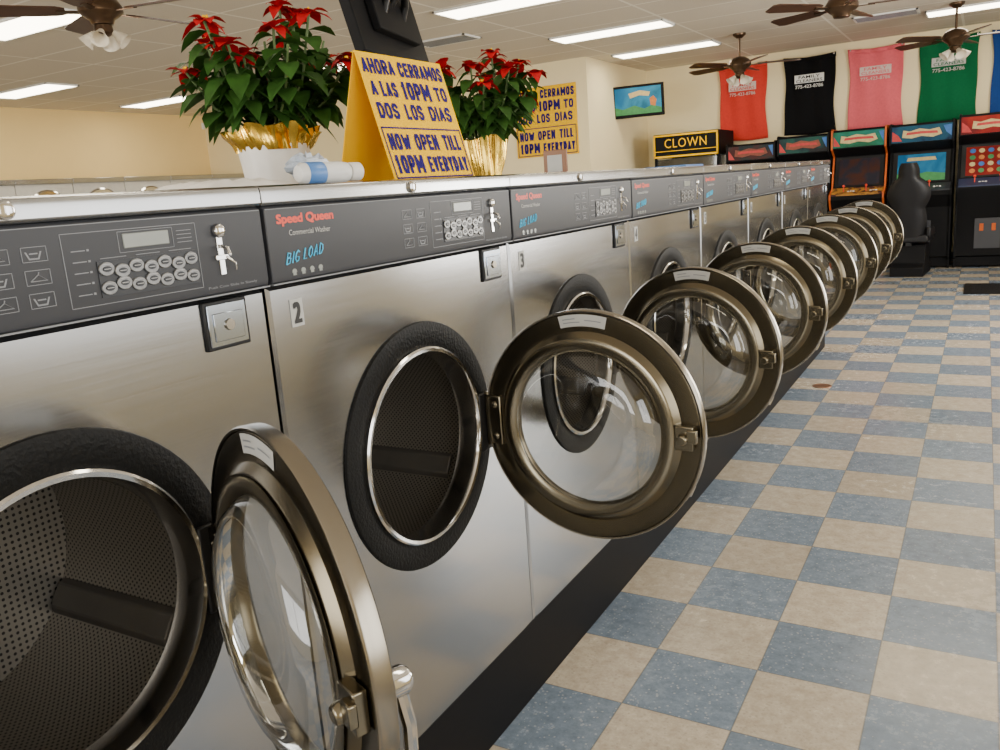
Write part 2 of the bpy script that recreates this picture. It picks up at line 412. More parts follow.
def make_door(parent,theta):
    R=.240; c=(0,-(R+.004),0)
    prof=[(.010,.164),(.015,.172),(.018,.20),(.016,.230),(.012,.2395),(-.002,.2395),(-.005,.236),(-.005,.206),(-.004,.200),(-.013,.190),(-.017,.184),(-.017,.172),(-.012,.163),(.004,.162)]
    d=MB().lathe(prof,'x',c,72,True).build('door',M['warmsteel'],parent)
    d.location=(.012,.590,ZC-.004); d.rotation_euler=(0,0,theta)
    MB().lathe([(-.0182,.1885),(-.0200,.184),(-.0200,.170),(-.015,.1610),(-.006,.1600),(-.006,.1635),(-.0125,.165),(-.0165,.172),(-.0165,.182)],'x',c,72,True).build('inner_ring',M['warmsteel2'],d)
    MB().lathe([(.0165,.232),(.0185,.2390),(.016,.2425),(-.003,.2430),(-.0062,.2410),(-.0055,.2380)],'x',c,72,False).build('rim',M['rim'],d)
    MB().lathe([(-.006,.161),(-.020,.157),(-.035,.147),(-.045,.128),(-.050,.09),(-.052,.045),(-.0525,0)],'x',c,64).build('glass_bowl',M['glass'],d)
    h=MB().box(-.012,.012,-.043,-.003,-.055,.055).box(-.006,.008,-.010,.008,-.060,.060)
    for z in (-.035,.035): h.lathe([(-.016,0),(-.016,.006),(-.012,.008)],'x',(0,-.028,z),12)
    h.build('hinge_arm',M['warmsteel2'],d,bevel=.003)
    ye=-(2*R+.004)
    l=MB().box(-.022,-.006,ye+.014,ye+.050,-.024,.024)
    l.lathe([(-.038,0),(-.038,.009),(-.032,.012),(-.022,.012)],'x',(0,ye+.032,0),16)
    l.box(-.032,-.022,ye+.004,ye+.024,-.006,.020)
    l.build('latch',M['warmsteel2'],d,bevel=.002)
    g=MB().lathe([(.017,0),(.017,.016),(.046,.016),(.052,.012),(.052,0)],'x',(0,ye+.040,0),20)
    g.tube([(.040,ye+.040,-.005),(.046,ye+.036,-.05),(.046,ye+.040,-.12),(.034,ye+.045,-.135)],.008,10)
    g.build('door_handle',M['chrome'],d)
    s=MB()
    def lab(u,v):
        a=PI/2+(u-.5)*.46; r=.2105+.0240*v
        return (-.0058,c[1]+r*math.cos(a),r*math.sin(a))
    st=s.grid(lab,10,1).build('sticker',M['label'],d)
    s=MB()
    for k,(aa,bb) in enumerate(((.08,.45),(.08,.35),(.55,.9))):
        v0=(.30,.60,.45)[k]
        def ln(u,v,aa=aa,bb=bb,v0=v0):
            p=lab(aa+(bb-aa)*u,v0+.09*v); return (p[0]-.0003,p[1],p[2])
        s.grid(ln,4,1)
    s.build('sticker_print',M['line'],d)
    return d

def make_washer():
    r=thing('washer','x','washer')
    b=MB(); front_plate(b,.003,W-.003,ZB,1.153,0,(YC,ZC),.20)
    b.build('cabinet',M['steel'],r,angle=30)
    l=MB().prism([(-.76,1.24),(-.76,ZT-.004),(-.752,ZT),(.006,ZT),(.014,ZT-.003),(.016,ZT-.010),(.016,1.279),(.012,1.275),(-.02,1.275),(-.02,1.24)],.001,W-.001,'y')
    ld=l.build('lid',M['lidsteel'],r,bevel=.001)
    k=MB().lathe([(.016,.010),(.021,.010),(.022,.008),(.022,.0)],'x',(0,.379,1.290),20); k.box(.022,.0228,.3775,.3805,1.2855,1.2945)
    k.build('lock',M['chrome'],ld)
    p=MB().prism([(-.30,1.156),(.004,1.156),(.012,1.160),(.014,1.168),(.014,1.270),(.008,1.2745),(-.30,1.2745)],.004,W-.004,'y')
    cp=p.build('control_panel',M['panel'],r,bevel=.0015)
    x=.0146
    m=MB().box(-.002,x+.0006,.004,W-.004,1.1565,1.1585)
    m.box(.010,x,.006,W-.006,1.2690,1.2700)
    def frame(m,y0,y1,z0,z1,t=.001,xx=x):
        m.box(.012,xx,y0,y1,z0,z0+t).box(.012,xx,y0,y1,z1-t,z1).box(.012,xx,y0,y0+t,z0,z1).box(.012,xx,y1-t,y1,z0,z1)
    frame(m,.437,.632,1.172,1.260,.0008)
    frame(m,.512,.594,1.231,1.257,.0006)
    for i in range(2):
        for j in range(3): frame(m,.345+i*.044,.345+i*.044+.030,1.180+j*.026,1.180+j*.026+.017,.0007)
    for i in range(2):
        for j in range(3):
            y=.349+i*.044; z=1.1825+j*.026
            if (i+j)%2:
                m.prism([(y+.004,z),(y+.016,z),(y+.020,z+.009),(y+.018,z+.009),(y+.0148,z+.0018),(y+.0052,z+.0018),(y+.002,z+.009),(y,z+.009)],.012,x,'x')
                m.box(.012,x,y+.005,y+.015,z+.006,z+.0075)
            else:
                m.tube([(x,y+.001,z+.002),(x,y+.011,z+.009),(x,y+.021,z+.002),(x,y+.001,z+.002)],.0007,4); m.tube([(x,y+.011,z+.009),(x,y+.012,z+.012)],.0007,4)
    for j in range(5): 
        m.box(.012,x,.448,.466,1.186+j*.013,1.1872+j*.013).box(.012,x,.468,.471,1.1855+j*.013,1.1880+j*.013)
    for j in range(3): m.box(.012,x,.484+j*.05,.520+j*.05,1.2265,1.2273)
    for j in range(4): m.box(.012,x,.600,.624,1.236+j*.005,1.2368+j*.005)
    m.build('panel_print',M['line'],cp)
    MB().box(.010,.0155,.519,.587,1.236,1.254).build('display',M['lcd'],cp,bevel=.001)
    MB().box(.010,.0152,.478,.628,1.180,1.224).build('keypad_plate',M['panel2'],cp)
    kk=MB(); kp=MB(); kl=MB()
    for i in range(7):
        for j in range(2):
            zz=1.1925+j*.0190+(.0025 if (i+j)%2 else -.0015); yc=.489+i*.0212
            A1=[(yc+.0108*math.cos(t*PI/9),zz+.0085*math.sin(t*PI/9)) for t in range(18)]
            kk.prism(A1,.0150,.0172+(.0006 if i%2 else 0),'x')
            kp.prism([(yc+.0060*math.cos(t*PI/6),zz+.0036*math.sin(t*PI/6)) for t in range(12)],.0172,.0182,'x')
            kl.box(.0180,.0186,yc-.0045,yc+.0045,zz-.0005,zz+.0005).box(.0176,.0182,yc-.007,yc+.007,zz+.0052,zz+.0060)
    kk.build('keypad',M['pad'],cp,bevel=.0008); kp.build('keypad_symbols',M['panel2'],cp); kl.build('keypad_marks',M['padmark'],cp)
    cs=MB().box(.010,.0165,.664,.674,1.185,1.255).lathe([(.016,.010),(.021,.009),(.023,.005),(.023,0)],'x',(0,.669,1.246),18)
    cs.tube([(.018,.669,1.225),(.030,.669,1.222),(.034,.669,1.212)],.003,8).box(.012,.019,.657,.681,1.206,1.213)
    cs.tube([(.018,.675,1.21),(.024,.685,1.200),(.022,.687,1.190)],.0022,8)
    cs.build('coin_slot',M['chrome'],cp,bevel=.0008)
    t=MB(); boldtext(t,'Speed Queen',(x,.026,1.2425),(0,1,0),(0,0,1),.130,.0185,.055,1.0); t.build('brand_lettering',M['red'],cp,recalc=False)
    t=MB(); addtext(t,'Commercial Washer',(x,.050,1.2280),(0,1,0),(0,0,1),.095,.0085,.004); t.build('type_lettering',M['label'],cp,recalc=False)
    t=MB(); addtext(t,'Push Coin Slide In Slowly',(x,.640,1.1665),(0,1,0),(0,0,1),.090,.0045,.0); t.build('instruction_lettering',M['line'],cp,recalc=False)
    strokes={'B':[[(0,0),(.06,1)],[(.06,1),(.50,.95),(.45,.62),(.05,.55)],[(.05,.55),(.58,.50),(.50,.08),(0,0)]],
     'I':[[(.1,0),(.2,1)]],
     'G':[[(.62,.82),(.40,1),(.10,.75),(.02,.30),(.25,0),(.58,.12),(.62,.42),(.35,.42)]],
     'L':[[(.1,1),(0,0),(.5,.04)]],
     'O':[[(.35,1),(.05,.72),(.05,.25),(.30,0),(.58,.25),(.60,.72),(.35,1)]],
     'A':[[(0,0),(.35,1),(.60,0)],[(.12,.35),(.50,.38)]],
     'D':[[(0,0),(.06,1)],[(.06,1),(.50,.80),(.58,.40),(.35,.05),(0,0)]]}
    t=MB(); cy=.036; hs=.0170
    for chh,adv in (('B',.74),('I',.42),('G',1.25),('L',.66),('O',.80),('A',.80),('D',.7)):
        for st in strokes[chh]:
            t.tube([(x+.0003,cy+a*hs*.80+b*hs*.30,1.185+b*hs+(cy-.04)*.12+a*.0008) for a,b in st],[.0012-.0005*(i/(len(st)-1)) for i in range(len(st))],6)
        cy+=adv*hs*.95
    t.build('load_lettering',M['cyan'],cp)
    t=MB()
    for i in range(4):
        y=.048+i*.020
        t.prism([(y,1.167),(y+.007,1.167),(y+.007,1.172),(y+.009,1.171),(y+.008,1.175),(y+.005,1.177),(y+.002,1.177),(y-.001,1.175),(y-.002,1.171),(y,1.172)],.012,x+.0004,'x')
    t.build('shirt_symbols',M['lcd'],cp)
    v=MB().box(-.001,.005,.632,.712,1.080,1.150).build('coin_vault_frame',M['black'],r,bevel=.002)
    MB().box(.004,.0072,.637,.707,1.085,1.145).box(.007,.0090,.645,.699,1.092,1.132).build('coin_vault_plate',M['vault'],v,bevel=.001)
    MB().lathe([(.008,.009),(.012,.008),(.012,0)],'x',(0,.672,1.114),18).build('vault_lock',M['rim'],v)
    MB().lathe([(-.004,.245),(.002,.2465),(.005,.245),(.006,.242),(.006,.206),(.004,.200),(.003,.194),(-.02,.191)],'x',(0,YC,ZC),72).build('door_gasket',M['gasket'],r)
    MB().lathe([(.000,.196),(.010,.1965),(.013,.193),(.012,.187),(.004,.184),(-.030,.181),(-.040,.184),(-.040,.20)],'x',(0,YC,ZC),72).build('porthole_rim',M['chrome'],r)
    MB().lathe([(-.036,.186),(-.040,.205),(-.050,.222),(-.36,.222),(-.3601,.218),(-.3602,0)],'x',(0,0,0),72).build('drum',M['drum'],r,loc=(0,YC,ZC))
    for k in range(3):
        a=PI+.50+k*2*PI/3
        rot=Matrix.Translation((0,YC,ZC))@Matrix.Rotation(a-PI/2,4,'X')
        f=MB()
        vs=[rot@Vector(p) for p in [(-.075,-.030,.2195),(-.075,.030,.2195),(-.075,.018,.210),(-.075,-.018,.210),(-.355,-.030,.2195),(-.355,.030,.2195),(-.355,.018,.210),(-.355,-.018,.210)]]
        f.add(vs,[(0,1,2,3),(7,6,5,4),(0,3,7,4),(1,5,6,2),(3,2,6,7),(0,4,5,1)])
        f.build('drum_lifter',M['lifter'],r,bevel=.003)
    hb=MB().box(.004,.014,.560,.606,ZC-.075,ZC+.055).box(.008,.028,.582,.598,ZC-.03,ZC+.01)
    hb.build('hinge_bracket',M['black'],r,bevel=.003)
    make_door(r,PI/2)
    return r
ws=make_washer()
lab={1:'stainless front-loading washer nearest the camera, cut off by the left edge, door half open',
2:'stainless washer marked 2, brand name readable, door open toward the aisle',
3:'stainless washer marked 3, standing right after the one marked 2',
4:'fourth stainless washer from the camera, right after the one marked 3',
5:'fifth stainless washer from the camera in the long row',
6:'sixth stainless washer from the camera, third from the far end',
7:'seventh stainless washer from the camera, next to last in the row',
8:'last stainless washer at the far end of the row, by the arcade machines'}
angs={1:66,2:89,3:84,4:83,5:85,6:87,7:86,8:87}
for n in range(1,9):
    r=ws if n==1 else copy_tree(ws)
    r.location=(0,(n-1)*W,0); r['label']=lab[n]; r['group']='row of coin washers'; r['category']='washer'
    for c in r.children:
        if c.name.split('.')[0]=='door': c.rotation_euler=(0,0,math.radians(angs[n]))
    if n>1:
        pl=MB().box(-.001,.0012,.046,.074,1.085,1.129).build('number_label',M['label'],r)
        t=MB(); boldtext(t,str(n),(.0018,.051,1.090),(0,1,0),(0,0,1),.018,.034,.06); t.build('numeral',M['ink'],pl,recalc=False)

# ------------------------------------------------------------------ things on the lids
def leaf(mb,p,d,up,L,Wd,droop):
    d=d.normalized(); s=d.cross(up).normalized(); u=s.cross(d)
    st=[(0,0),(.16,.62),(.40,1),(.66,.80),(.85,.38),(1,0)]; vs=[]
    for t,w in st:
        c=p+d*L*t-Vector((0,0,1))*droop*L*t*t
        if w==0: vs.append([c])
        else: vs.append([c+s*Wd*w/2+u*Wd*.12*w,c,c-s*Wd*w/2+u*Wd*.12*w])
    flat=[]; idx=[]
    for g in vs: idx.append([len(flat)+i for i in range(len(g))]); flat+=g
    fs=[]
    for a,b in zip(idx,idx[1:]):
        if len(a)==1: fs+=[(a[0],b[1],b[0]),(a[0],b[2],b[1])]
        elif len(b)==1: fs+=[(a[0],a[1],b[0]),(a[1],a[2],b[0])]
        else: fs+=[(a[0],a[1],b[1],b[0]),(a[1],a[2],b[2],b[1])]
    mb.add(flat,fs)
def poinsettia(x,y,z,label,white,seed,spread=1.0,top=0,redsize=1.0):
    rnd=random.Random(seed)
    r=thing('potted_poinsettia',label,'plant',(x,y,z),0,'poinsettias on the washer lids')
    def wrapfn(r0,r1,z0,z1,amp,n1):
        ph=rnd.random()*6
        def fn(u,v):
            a=2*PI*u; rr=r0+(r1-r0)*v+amp*(.25+v)*math.sin(n1*a+ph)+amp*.5*math.sin((n1*2+3)*a+3*v)+amp*.5*math.sin(3*a+ph+6*v)
            return (rr*math.cos(a),rr*math.sin(a),z0+(z1-z0)*v+amp*.9*v*math.sin((n1-4)*a+1+ph)+amp*.8*v*math.sin(2*a+ph))
        return fn
    if white:
        MB().grid(wrapfn(.066,.080,0,.098,.0012,5),90,6).build('paper_wrap',M['paper'],r,recalc=False)
        MB().grid(wrapfn(.078,.104,.088,.136,.006,11),160,8).build('foil_wrap',M['gold'],r,recalc=False)
    else:
        MB().grid(wrapfn(.056,.078,0,.120,.005,8),140,8).build('foil_wrap',M['gold'],r,recalc=False)
    MB().lathe([(0.001,0),(.001,.05),(.115,.066),(.115,0)],'z',(0,0,0),24).build('pot',M['wood'],r)
    st=MB(); gl=MB(); bl=MB(); cy=MB()
    nst=24
    for i in range(nst):
        a=2*PI*i/nst*2.4+rnd.random()*.5; rad=(.03+.155*math.sqrt((i+.5)/nst))*spread
        tip=Vector((rad*math.cos(a),rad*math.sin(a),.375+top+.060*rnd.random()-.50*rad+(.0 if rnd.random()<.7 else -.05))); b0=Vector((.02*math.cos(a),.02*math.sin(a),.11))
        mid=(b0+tip)/2+Vector((math.cos(a),math.sin(a),0))*.025
        pts=[b0,(b0+mid)/2+Vector((0,0,.005)),mid,tip]
        st.tube(pts,.0028,6)
        for k in range(13):
            t=.28+.70*k/13; p=b0.lerp(mid,t*2) if t<.5 else mid.lerp(tip,t*2-1)
            aa=a+k*2.4+rnd.random(); d=Vector((math.cos(aa),math.sin(aa),.30-.6*rnd.random()))+Vector((math.cos(a),math.sin(a),0))*.4
            leaf(gl,p,d,Vector((0,0,1)),.048+.028*rnd.random(),.036+.016*rnd.random(),.25+.65*rnd.random())
        nb=8 if i%4!=3 else 0
        for k in range(nb):
            aa=a+k*2*PI/nb+rnd.random()*.4; el=.0+.45*(k%2)+.3*rnd.random()
            d=Vector((math.cos(aa)*math.cos(el),math.sin(aa)*math.cos(el),math.sin(el)))
            leaf(bl,tip,d,Vector((0,0,1)),(.036+.018*rnd.random())*redsize,(.024+.008*rnd.random())*redsize,.3+.6*rnd.random())
        if nb:
            for k in range(3): cy.lathe([(-.003,0),(-.001,.0025),(.003,.0022),(.005,0)],'z',tip+Vector((rnd.uniform(-.006,.006),rnd.uniform(-.006,.006),.008)),6)
    st.build('stems',M['stem'],r); gl.build('leaves',M['leaf'],r,recalc=False,angle=80); bl.build('red_bracts',M['bract'],r,recalc=False,angle=80); cy.build('flower_buds',M['yellow'],r)
    return r
poinsettia(-.45,1.28,ZT,'poinsettia in white paper and gold foil, nearer one, left of the yellow tent sign',True,3,1.06,.0,1.05)
poinsettia(-.40,2.10,ZT,'poinsettia in gold foil only, farther one, behind the yellow tent sign',False,11,1.02,-.040,1.15)

def sign_text(parent,org,xd,yd,w,h):
    org=Vector(org); xd=Vector(xd); yd=Vector(yd)
    rows=[[('AHORA',.03,.38,.835,.120),('CERRAMOS',.43,.97,.835,.120)],
      [('A',.05,.115,.660,.120),('LAS',.16,.34,.660,.120),('10PM',.40,.74,.650,.145),('TO',.80,.95,.660,.120)],
      [('DOS',.05,.28,.485,.125),('LOS',.36,.57,.485,.125),('DIAS',.65,.93,.485,.125)],
      [('NOW',.06,.30,.240,.130),('OPEN',.36,.64,.240,.130),('TILL',.71,.93,.240,.130)],
      [('10PM',.06,.38,.055,.145),('EVERYDAY',.44,.95,.060,.130)]]
    for row in rows:
        for s,a,b,z,hh_ in row:
            t=MB(); blocktext(t,s,org+xd*w*a+yd*h*z,xd,yd,w*(b-a),h*hh_,.23 if s=='10PM' else .21); t.build('lettering',M['blueink'],parent,recalc=False)
    u=MB(); th=.012*h
    def rect(a0,b0,a1,b1):
        p=[org+xd*a0+yd*b0,org+xd*a1+yd*b0,org+xd*a1+yd*b1,org+xd*a0+yd*b1]; u.add(p,[(0,1,2,3)])
    A0,A1,B0,B1=.02*w,.98*w,.015*h,.420*h
    rect(A0,B0,A1,B0+th); rect(A0,B1-th,A1,B1); rect(A0,B0,A0+th,B1); rect(A1-th,B0,A1,B1)
    u.build('border_line',M['blueink'],parent,recalc=False)
sg=thing('tent_sign','yellow folded tent sign with opening hours standing on the lids between two poinsettias','sign',(-.10,1.25,ZT))
H=.262; L=.31
MB().prism([(0,0),(-.0025,0),(-.0735,H-.004),(-.0765,H-.004),(-.1475,0),(-.150,0),(-.0765,H),(-.0735,H)],0,L,'y').build('card',M['yellow'],sg)
sl=Vector((-.0735,0,H)).normalized(); nrm=Vector((H,0,.0735)).normalized()
sign_text(sg,nrm*.0012,Vector((0,1,0)),sl,L,Vector((-.0735,0,H)).length)
bt=thing('lying_bottle','white bottle with a blue band lying on the lid of the second washer','bottle',(-.085,.955,ZT+.0195))
bt.rotation_euler=(0,0,math.radians(-12))
MB().lathe([(-.005,0),(-.003,.014),(.004,.0185),(.085,.0190),(.100,.017),(.108,.010),(.110,.010)],'y',(0,0,0),28).build('bottle_body',M['white'],bt)
MB().lathe([(.010,.0190),(.011,.0194),(.045,.0195),(.046,.0190)],'y',(0,0,0),28).build('bottle_label',M['bluewrap'],bt)
MB().lathe([(.106,.0),(.106,.0150),(.109,.0165),(.128,.0165),(.131,.014),(.131,0)],'y',(0,0,0),24).build('cap',M['paper'],bt)
rn=random.Random(5)
hh=[[rn.random() for j in range(16)] for i in range(16)]
def nap(u,v):
    e=min(u,1-u,v,1-v); h=hh[int(u*15)][int(v*15)]
    return (-.26+.17*v+.01*h,.76+.18*u+.01*h,ZT+.001+min(e*8,1)*(.008+.008*h))
tag(MB().grid(nap,15,15).build('paper_napkin',M['paper'],recalc=False,angle=60),'crumpled white paper lying on the lid beside the white bottle','paper')
def wr(u,v):
    a=2*PI*u; b=PI*v-PI/2; h=.75+.5*hh[int(u*15)%15][int(v*12)]
    return (-.150+.018*h*math.cos(a)*math.cos(b),1.05+.050*h*math.sin(a)*math.cos(b),ZT+.034+.024*h*math.sin(b))
tag(MB().grid(wr,15,12).build('crumpled_wrapper',M['wrapper'],recalc=False,angle=20),'crumpled pale blue plastic wrapper behind the bottle','wrapper')
fc=thing('framed_card','small brown framed card standing on the washer lids past the second poinsettia','frame',(-.55,2.93,ZT))
MB().box(-.05,.05,-.008,.008,0,.105).build('frame',M['pipe'],fc,bevel=.003)
MB().box(-.032,.032,-.0095,-.007,.02,.085).build('card',M['label'],fc)
tag(MB().box(-.30,-.12,3.25,3.50,ZT,ZT+.012).build('leaflet',M['bluewrap'],bevel=.002),'flat blue booklet lying on the far washer lids past the framed card','booklet')

# ------------------------------------------------------------------ wall poster, TVs
ps=thing('wall_poster','large yellow opening hours poster on the cream wall behind the second poinsettia','poster',(0,0,0))
c=at(579,153,'Y',YB-.012); ps.location=c
PW,PH=.86,.84
MB().box(-PW,0,0,.008,0,PH).build('board',M['yellow'],ps)
sign_text(ps,(-PW,-.002,0),Vector((1,0,0)),Vector((0,0,1)),PW,PH)
def tv(loc,rz,tilt,w,h,label,screen,mount):
    r=thing('television',label,'television',loc,rz)
    a=MB().box(-w/2,w/2,0,.05,-h/2,h/2).box(-w*.3,w*.3,.05,.09,-h*.3,h*.3).build('casing',M['matblack'],r,bevel=.006)
    a.rotation_euler=(tilt,0,0)
    s=MB().box(-w/2+.03,w/2-.03,-.002,.004,-h/2+.04,h/2-.03).build('screen',screen,a)
    m=MB()
    for pts in mount: m.tube(pts,.020,12)
    m.build('mount',M['black'],r)
    return r,s
scr=artmat('tv_picture',[(.01,.05,.11),(.01,.10,.22),(.02,.15,.26),(.01,.08,.14)],3,.5,2)
p=at(638,101,'X',-2.98)
t_,s_=tv(p,math.radians(8),math.radians(6),.66,.40,'small flat television showing a blue picture on the corner of the cream wall',scr,[[(0,.09,0),(-.02,.25,0),(XB-p.x-.005,.35,0)]])
lit1=plain('picture_orange',(.40,.12,.02),.5,0,.3,30,0,.5,(.40,.12,.02)); lit2=plain('picture_green',(.03,.18,.05),.5,0,.3,30,0,.4,(.03,.18,.05)); lit3=plain('picture_cream',(.45,.34,.14),.5,0,.3,30,0,.4,(.45,.34,.14)); lit4=plain('picture_red',(.40,.02,.02),.5,0,.3,30,0,.4,(.40,.02,.02)); lit5=plain('picture_blue',(.02,.10,.30),.5,0,.3,30,0,.4,(.02,.10,.30))
MB().prism([(-.30,-.16),(.30,-.16),(.30,-.10),(.18,-.06),(.08,-.10),(-.05,-.05),(-.20,-.09),(-.30,-.06)],-.0045,-.002,'y').build('picture_ground',lit2,s_)
MB().prism([(-.10,.04),(.02,.07),(.14,.05),(.16,.10),(.03,.13),(-.12,.10)],-.0045,-.002,'y').build('picture_title',lit3,s_)
MB().prism([(.16,-.06),(.22,-.08),(.24,.0),(.20,.05),(.15,.02)],-.005,-.002,'y').build('picture_figure',lit1,s_)
tv((-1.67,3.34,2.17),math.radians(285),math.radians(14),.90,.56,'dark television hanging from a ceiling bracket above the yellow tent sign, seen from behind',M['matblack'],[[(0,.06,-.02),(0,.16,.10),(0,.16,CH-2.17)],[(-.12,.07,-.10),(-.12,.11,.02),(0,.16,.12)],[(.12,.07,-.10),(.12,.11,.02),(0,.16,.12)]])

# ------------------------------------------------------------------ laundry bags
def bag(i,X,name,mat,inkmat,seed):
    w,h=.64,.98; ztop=2.66
    r=thing('laundry_bag','%s cloth laundry bag with printed lettering, pinned high on the back wall'%name,'laundry bag',(X,YF-.03,ztop-h),0,'laundry bags hung along the back wall')
    rd=random.Random(seed); ph=rd.random()*6
    def fn(u,v):
        sag=.022*math.sin(PI*u)*(v**6)
        nar=.02*math.sin(v*PI)
        return ((u-.5)*(w-2*nar)+.008*math.sin(9*v+ph)*(abs(u-.5)*2), -.004-.012*math.sin(u*16+ph+2*v)*(.4+.6*v)-.010*math.sin(u*5+v*7+ph), v*h-sag+.008*math.sin(u*6+ph)*(1-v))
    MB().grid(fn,40,24).build('bag_cloth',mat,r,recalc=False,solid=.004,angle=80)
    m=MB().grid(lambda u,v:((u-.5)*(w*.99),-.020-.014*math.sin(u*22+ph),h-.055+.05*v-.02*math.sin(PI*u)),40,2)
    m.build('drawstring_hem',mat,r,recalc=False,solid=.01)
    MB().box(-.18,.18,-.036,-.033,h*.655,h*.760).build('logo_box',inkmat,r)
    t=MB(); addtext(t,'FAMILY',(-.13,-.0375,h*.712),(1,0,0),(0,0,1),.26,.036,.01); addtext(t,'CLEANERS',(-.16,-.0375,h*.664),(1,0,0),(0,0,1),.32,.036,.01); t.build('logo_lettering',mat,r,recalc=False)
    t=MB(); addtext(t,'775-423-8786',(-.17,-.036,h*.59),(1,0,0),(0,0,1),.34,.042,.01); t.build('phone_lettering',inkmat,r,recalc=False)
    for s in (-1,1): MB().lathe([(-.004,0),(-.004,.012),(.002,.012),(.012,.004),(.059,.004),(.059,0)],'y',(s*w*.46,-.03,h-.02),10).build('pin',M['chrome'],r)
for i,(X,nm,mt,ik) in enumerate([(-1.93,'red','cloth_red','print_soft'),(-1.08,'black','cloth_black','white'),(-.30,'pink','cloth_pink','print_soft'),(.50,'green','cloth_green','label'),(1.26,'blue','cloth_blue','white')]):
    bag(i,X,nm,M[mt],M[ik],i*3+1)

# ------------------------------------------------------------------ arcade machines
def arcade(x0,w,y0,h,label,side,marq,screen,front,logo=None,pic=None):
    r=thing('arcade_machine',label,'arcade machine',(x0+w/2,y0,0),0,'arcade machines along the back wall')
    hw=w/2; k=h/1.66
    prof=[(.04,0),(.04,.10),(0,.12),(0,.70*k),(-.10,.84*k),(-.10,.90*k),(.10,.97*k),(.22,1.34*k),(.02,1.42*k),(.02,1.64*k),(.06,h),(.80,h),(.80,0)]
    for s in (-1,1):
        a=s*hw; b=a-s*.02
        MB().prism(prof,min(a,b),max(a,b),'x').build('side_panel',side,r,bevel=.002)
    inn=[(.06,.02),(.06,.12),(.02,.14),(.02,.70*k),(-.08,.84*k),(-.08,.885*k),(.12,.96*k),(.25,1.34*k),(.05,1.43*k),(.05,1.62*k),(.08,h-.015),(.78,h-.015),(.78,.02)]
    MB().prism(inn,-hw+.02,hw-.02,'x').build('body',M['matblack'],r)
    mq=MB().box(-hw+.02,hw-.02,.035,.051,1.44*k,1.62*k).build('marquee',marq,r,bevel=.002)
    if logo:
        c=1.53*k
        MB().prism([(-.20,c-.035),(-.10,c-.05),(.0,c-.03),(.12,c-.05),(.21,c-.02),(.18,c+.05),(.08,c+.035),(-.02,c+.055),(-.12,c+.03),(-.19,c+.045)],.0315,.036,'y').build('marquee_emblem',logo,mq)
        MB().prism([(-.16,c-.010),(.0,c-.004),(.17,c-.010),(.16,c+.018),(.0,c+.024),(-.15,c+.018)],.0308,.033,'y').build('marquee_band',lit4,mq)
        MB().prism([(-hw+.03,c-.07),(-.20,c-.075),(-.24,c-.01),(-hw+.03,c+.04)],.032,.036,'y').build('marquee_flash',lit4,mq)
        MB().prism([(hw-.03,c+.075),(.22,c+.07),(.25,c+.0),(hw-.03,c-.05)],.032,.036,'y').build('marquee_flash',lit5,mq)
    d=Vector((0,.25-.12,(1.34-.96)*k)); n=Vector((0,-d.z,d.y)).normalized()
    def q(u,v,off): 
        p=Vector((0,.12,.96*k))+d*v+n*off; return (u*(hw-.02),p.y,p.z)
    m=MB(); vs=[q(-.95,.04,.012),q(.95,.04,.012),q(.95,.96,.012),q(-.95,.96,.012),q(-.8,.10,.004),q(.8,.10,.004),q(.8,.90,.004),q(-.8,.90,.004)]
    m.add(vs,[(0,1,5,4),(1,2,6,5),(2,3,7,6),(3,0,4,7)]).build('screen_bezel',M['black'],r)
    sc=MB().add([q(-.8,.10,.005),q(.8,.10,.005),q(.8,.90,.005),q(-.8,.90,.005)],[(0,1,2,3)]).build('screen',screen,r,recalc=False)
    if pic=='fruit':
        for i in range(5):
            for j in range(4):
                mt_=(lit1,lit3,lit2,lit5)[(i*2+j)%4]
                u0=-.70+i*.29; v0=.16+j*.185; pts=[q(u0+.11+.10*math.cos(t*PI/4),v0+.07+.065*math.sin(t*PI/4),.008) for t in range(8)]
                MB().add(pts,[tuple(range(8))]).build('screen_symbol',mt_,sc,recalc=False)
    if pic=='scene':
        MB().add([q(-.8,.10,.008),q(.8,.10,.008),q(.8,.30,.008),q(.2,.36,.008),(q(-.3,.28,.008)),q(-.8,.34,.008)],[(0,1,2,3,4,5)]).build('screen_ground',lit2,sc,recalc=False)
        MB().add([q(-.5,.70,.008),q(.5,.70,.008),q(.45,.80,.008),q(-.45,.80,.008)],[(0,1,2,3)]).build('screen_title',lit3,sc,recalc=False)
    cp=MB().add([(-hw+.02,-.082,.886*k),(hw-.02,-.082,.886*k),(hw-.02,.118,.961*k),(-hw+.02,.118,.961*k),(-hw+.02,-.082,.90*k),(hw-.02,-.082,.90*k),(hw-.02,.110,.972*k),(-hw+.02,.110,.972*k)],[(0,1,2,3),(4,5,6,7),(0,1,5,4),(1,2,6,5),(2,3,7,6),(3,0,4,7)]).build('control_deck',front,r)
    for sx in (-.15,.10):
        MB().tube([(sx,.0,.93*k),(sx,.0,.985*k)],.006,8).lathe([(-.016,0),(-.011,.011),(0,.016),(.011,.011),(.016,0)],'z',(sx,0,.995*k),12).build('joystick',M['red'],cp)
        for b in range(3): MB().lathe([(0,.013),(.010,.012),(.012,0)],'z',(sx+.05+b*.03,.0+.012*(b%2),.928*k),12).build('button',M['white'],cp)
    cdr=MB().box(-.13,.13,.012,.021,.22,.56).build('coin_door',M['panel'],r,bevel=.003)
    for sx in (-.06,.06): MB().box(sx-.02,sx+.02,.004,.013,.42,.50).build('coin_slot',M['orange'],cdr)
    return r
A=lambda n,c,s,e=.5,sd=0: artmat(n,c,s,e,sd)
YA=10.82
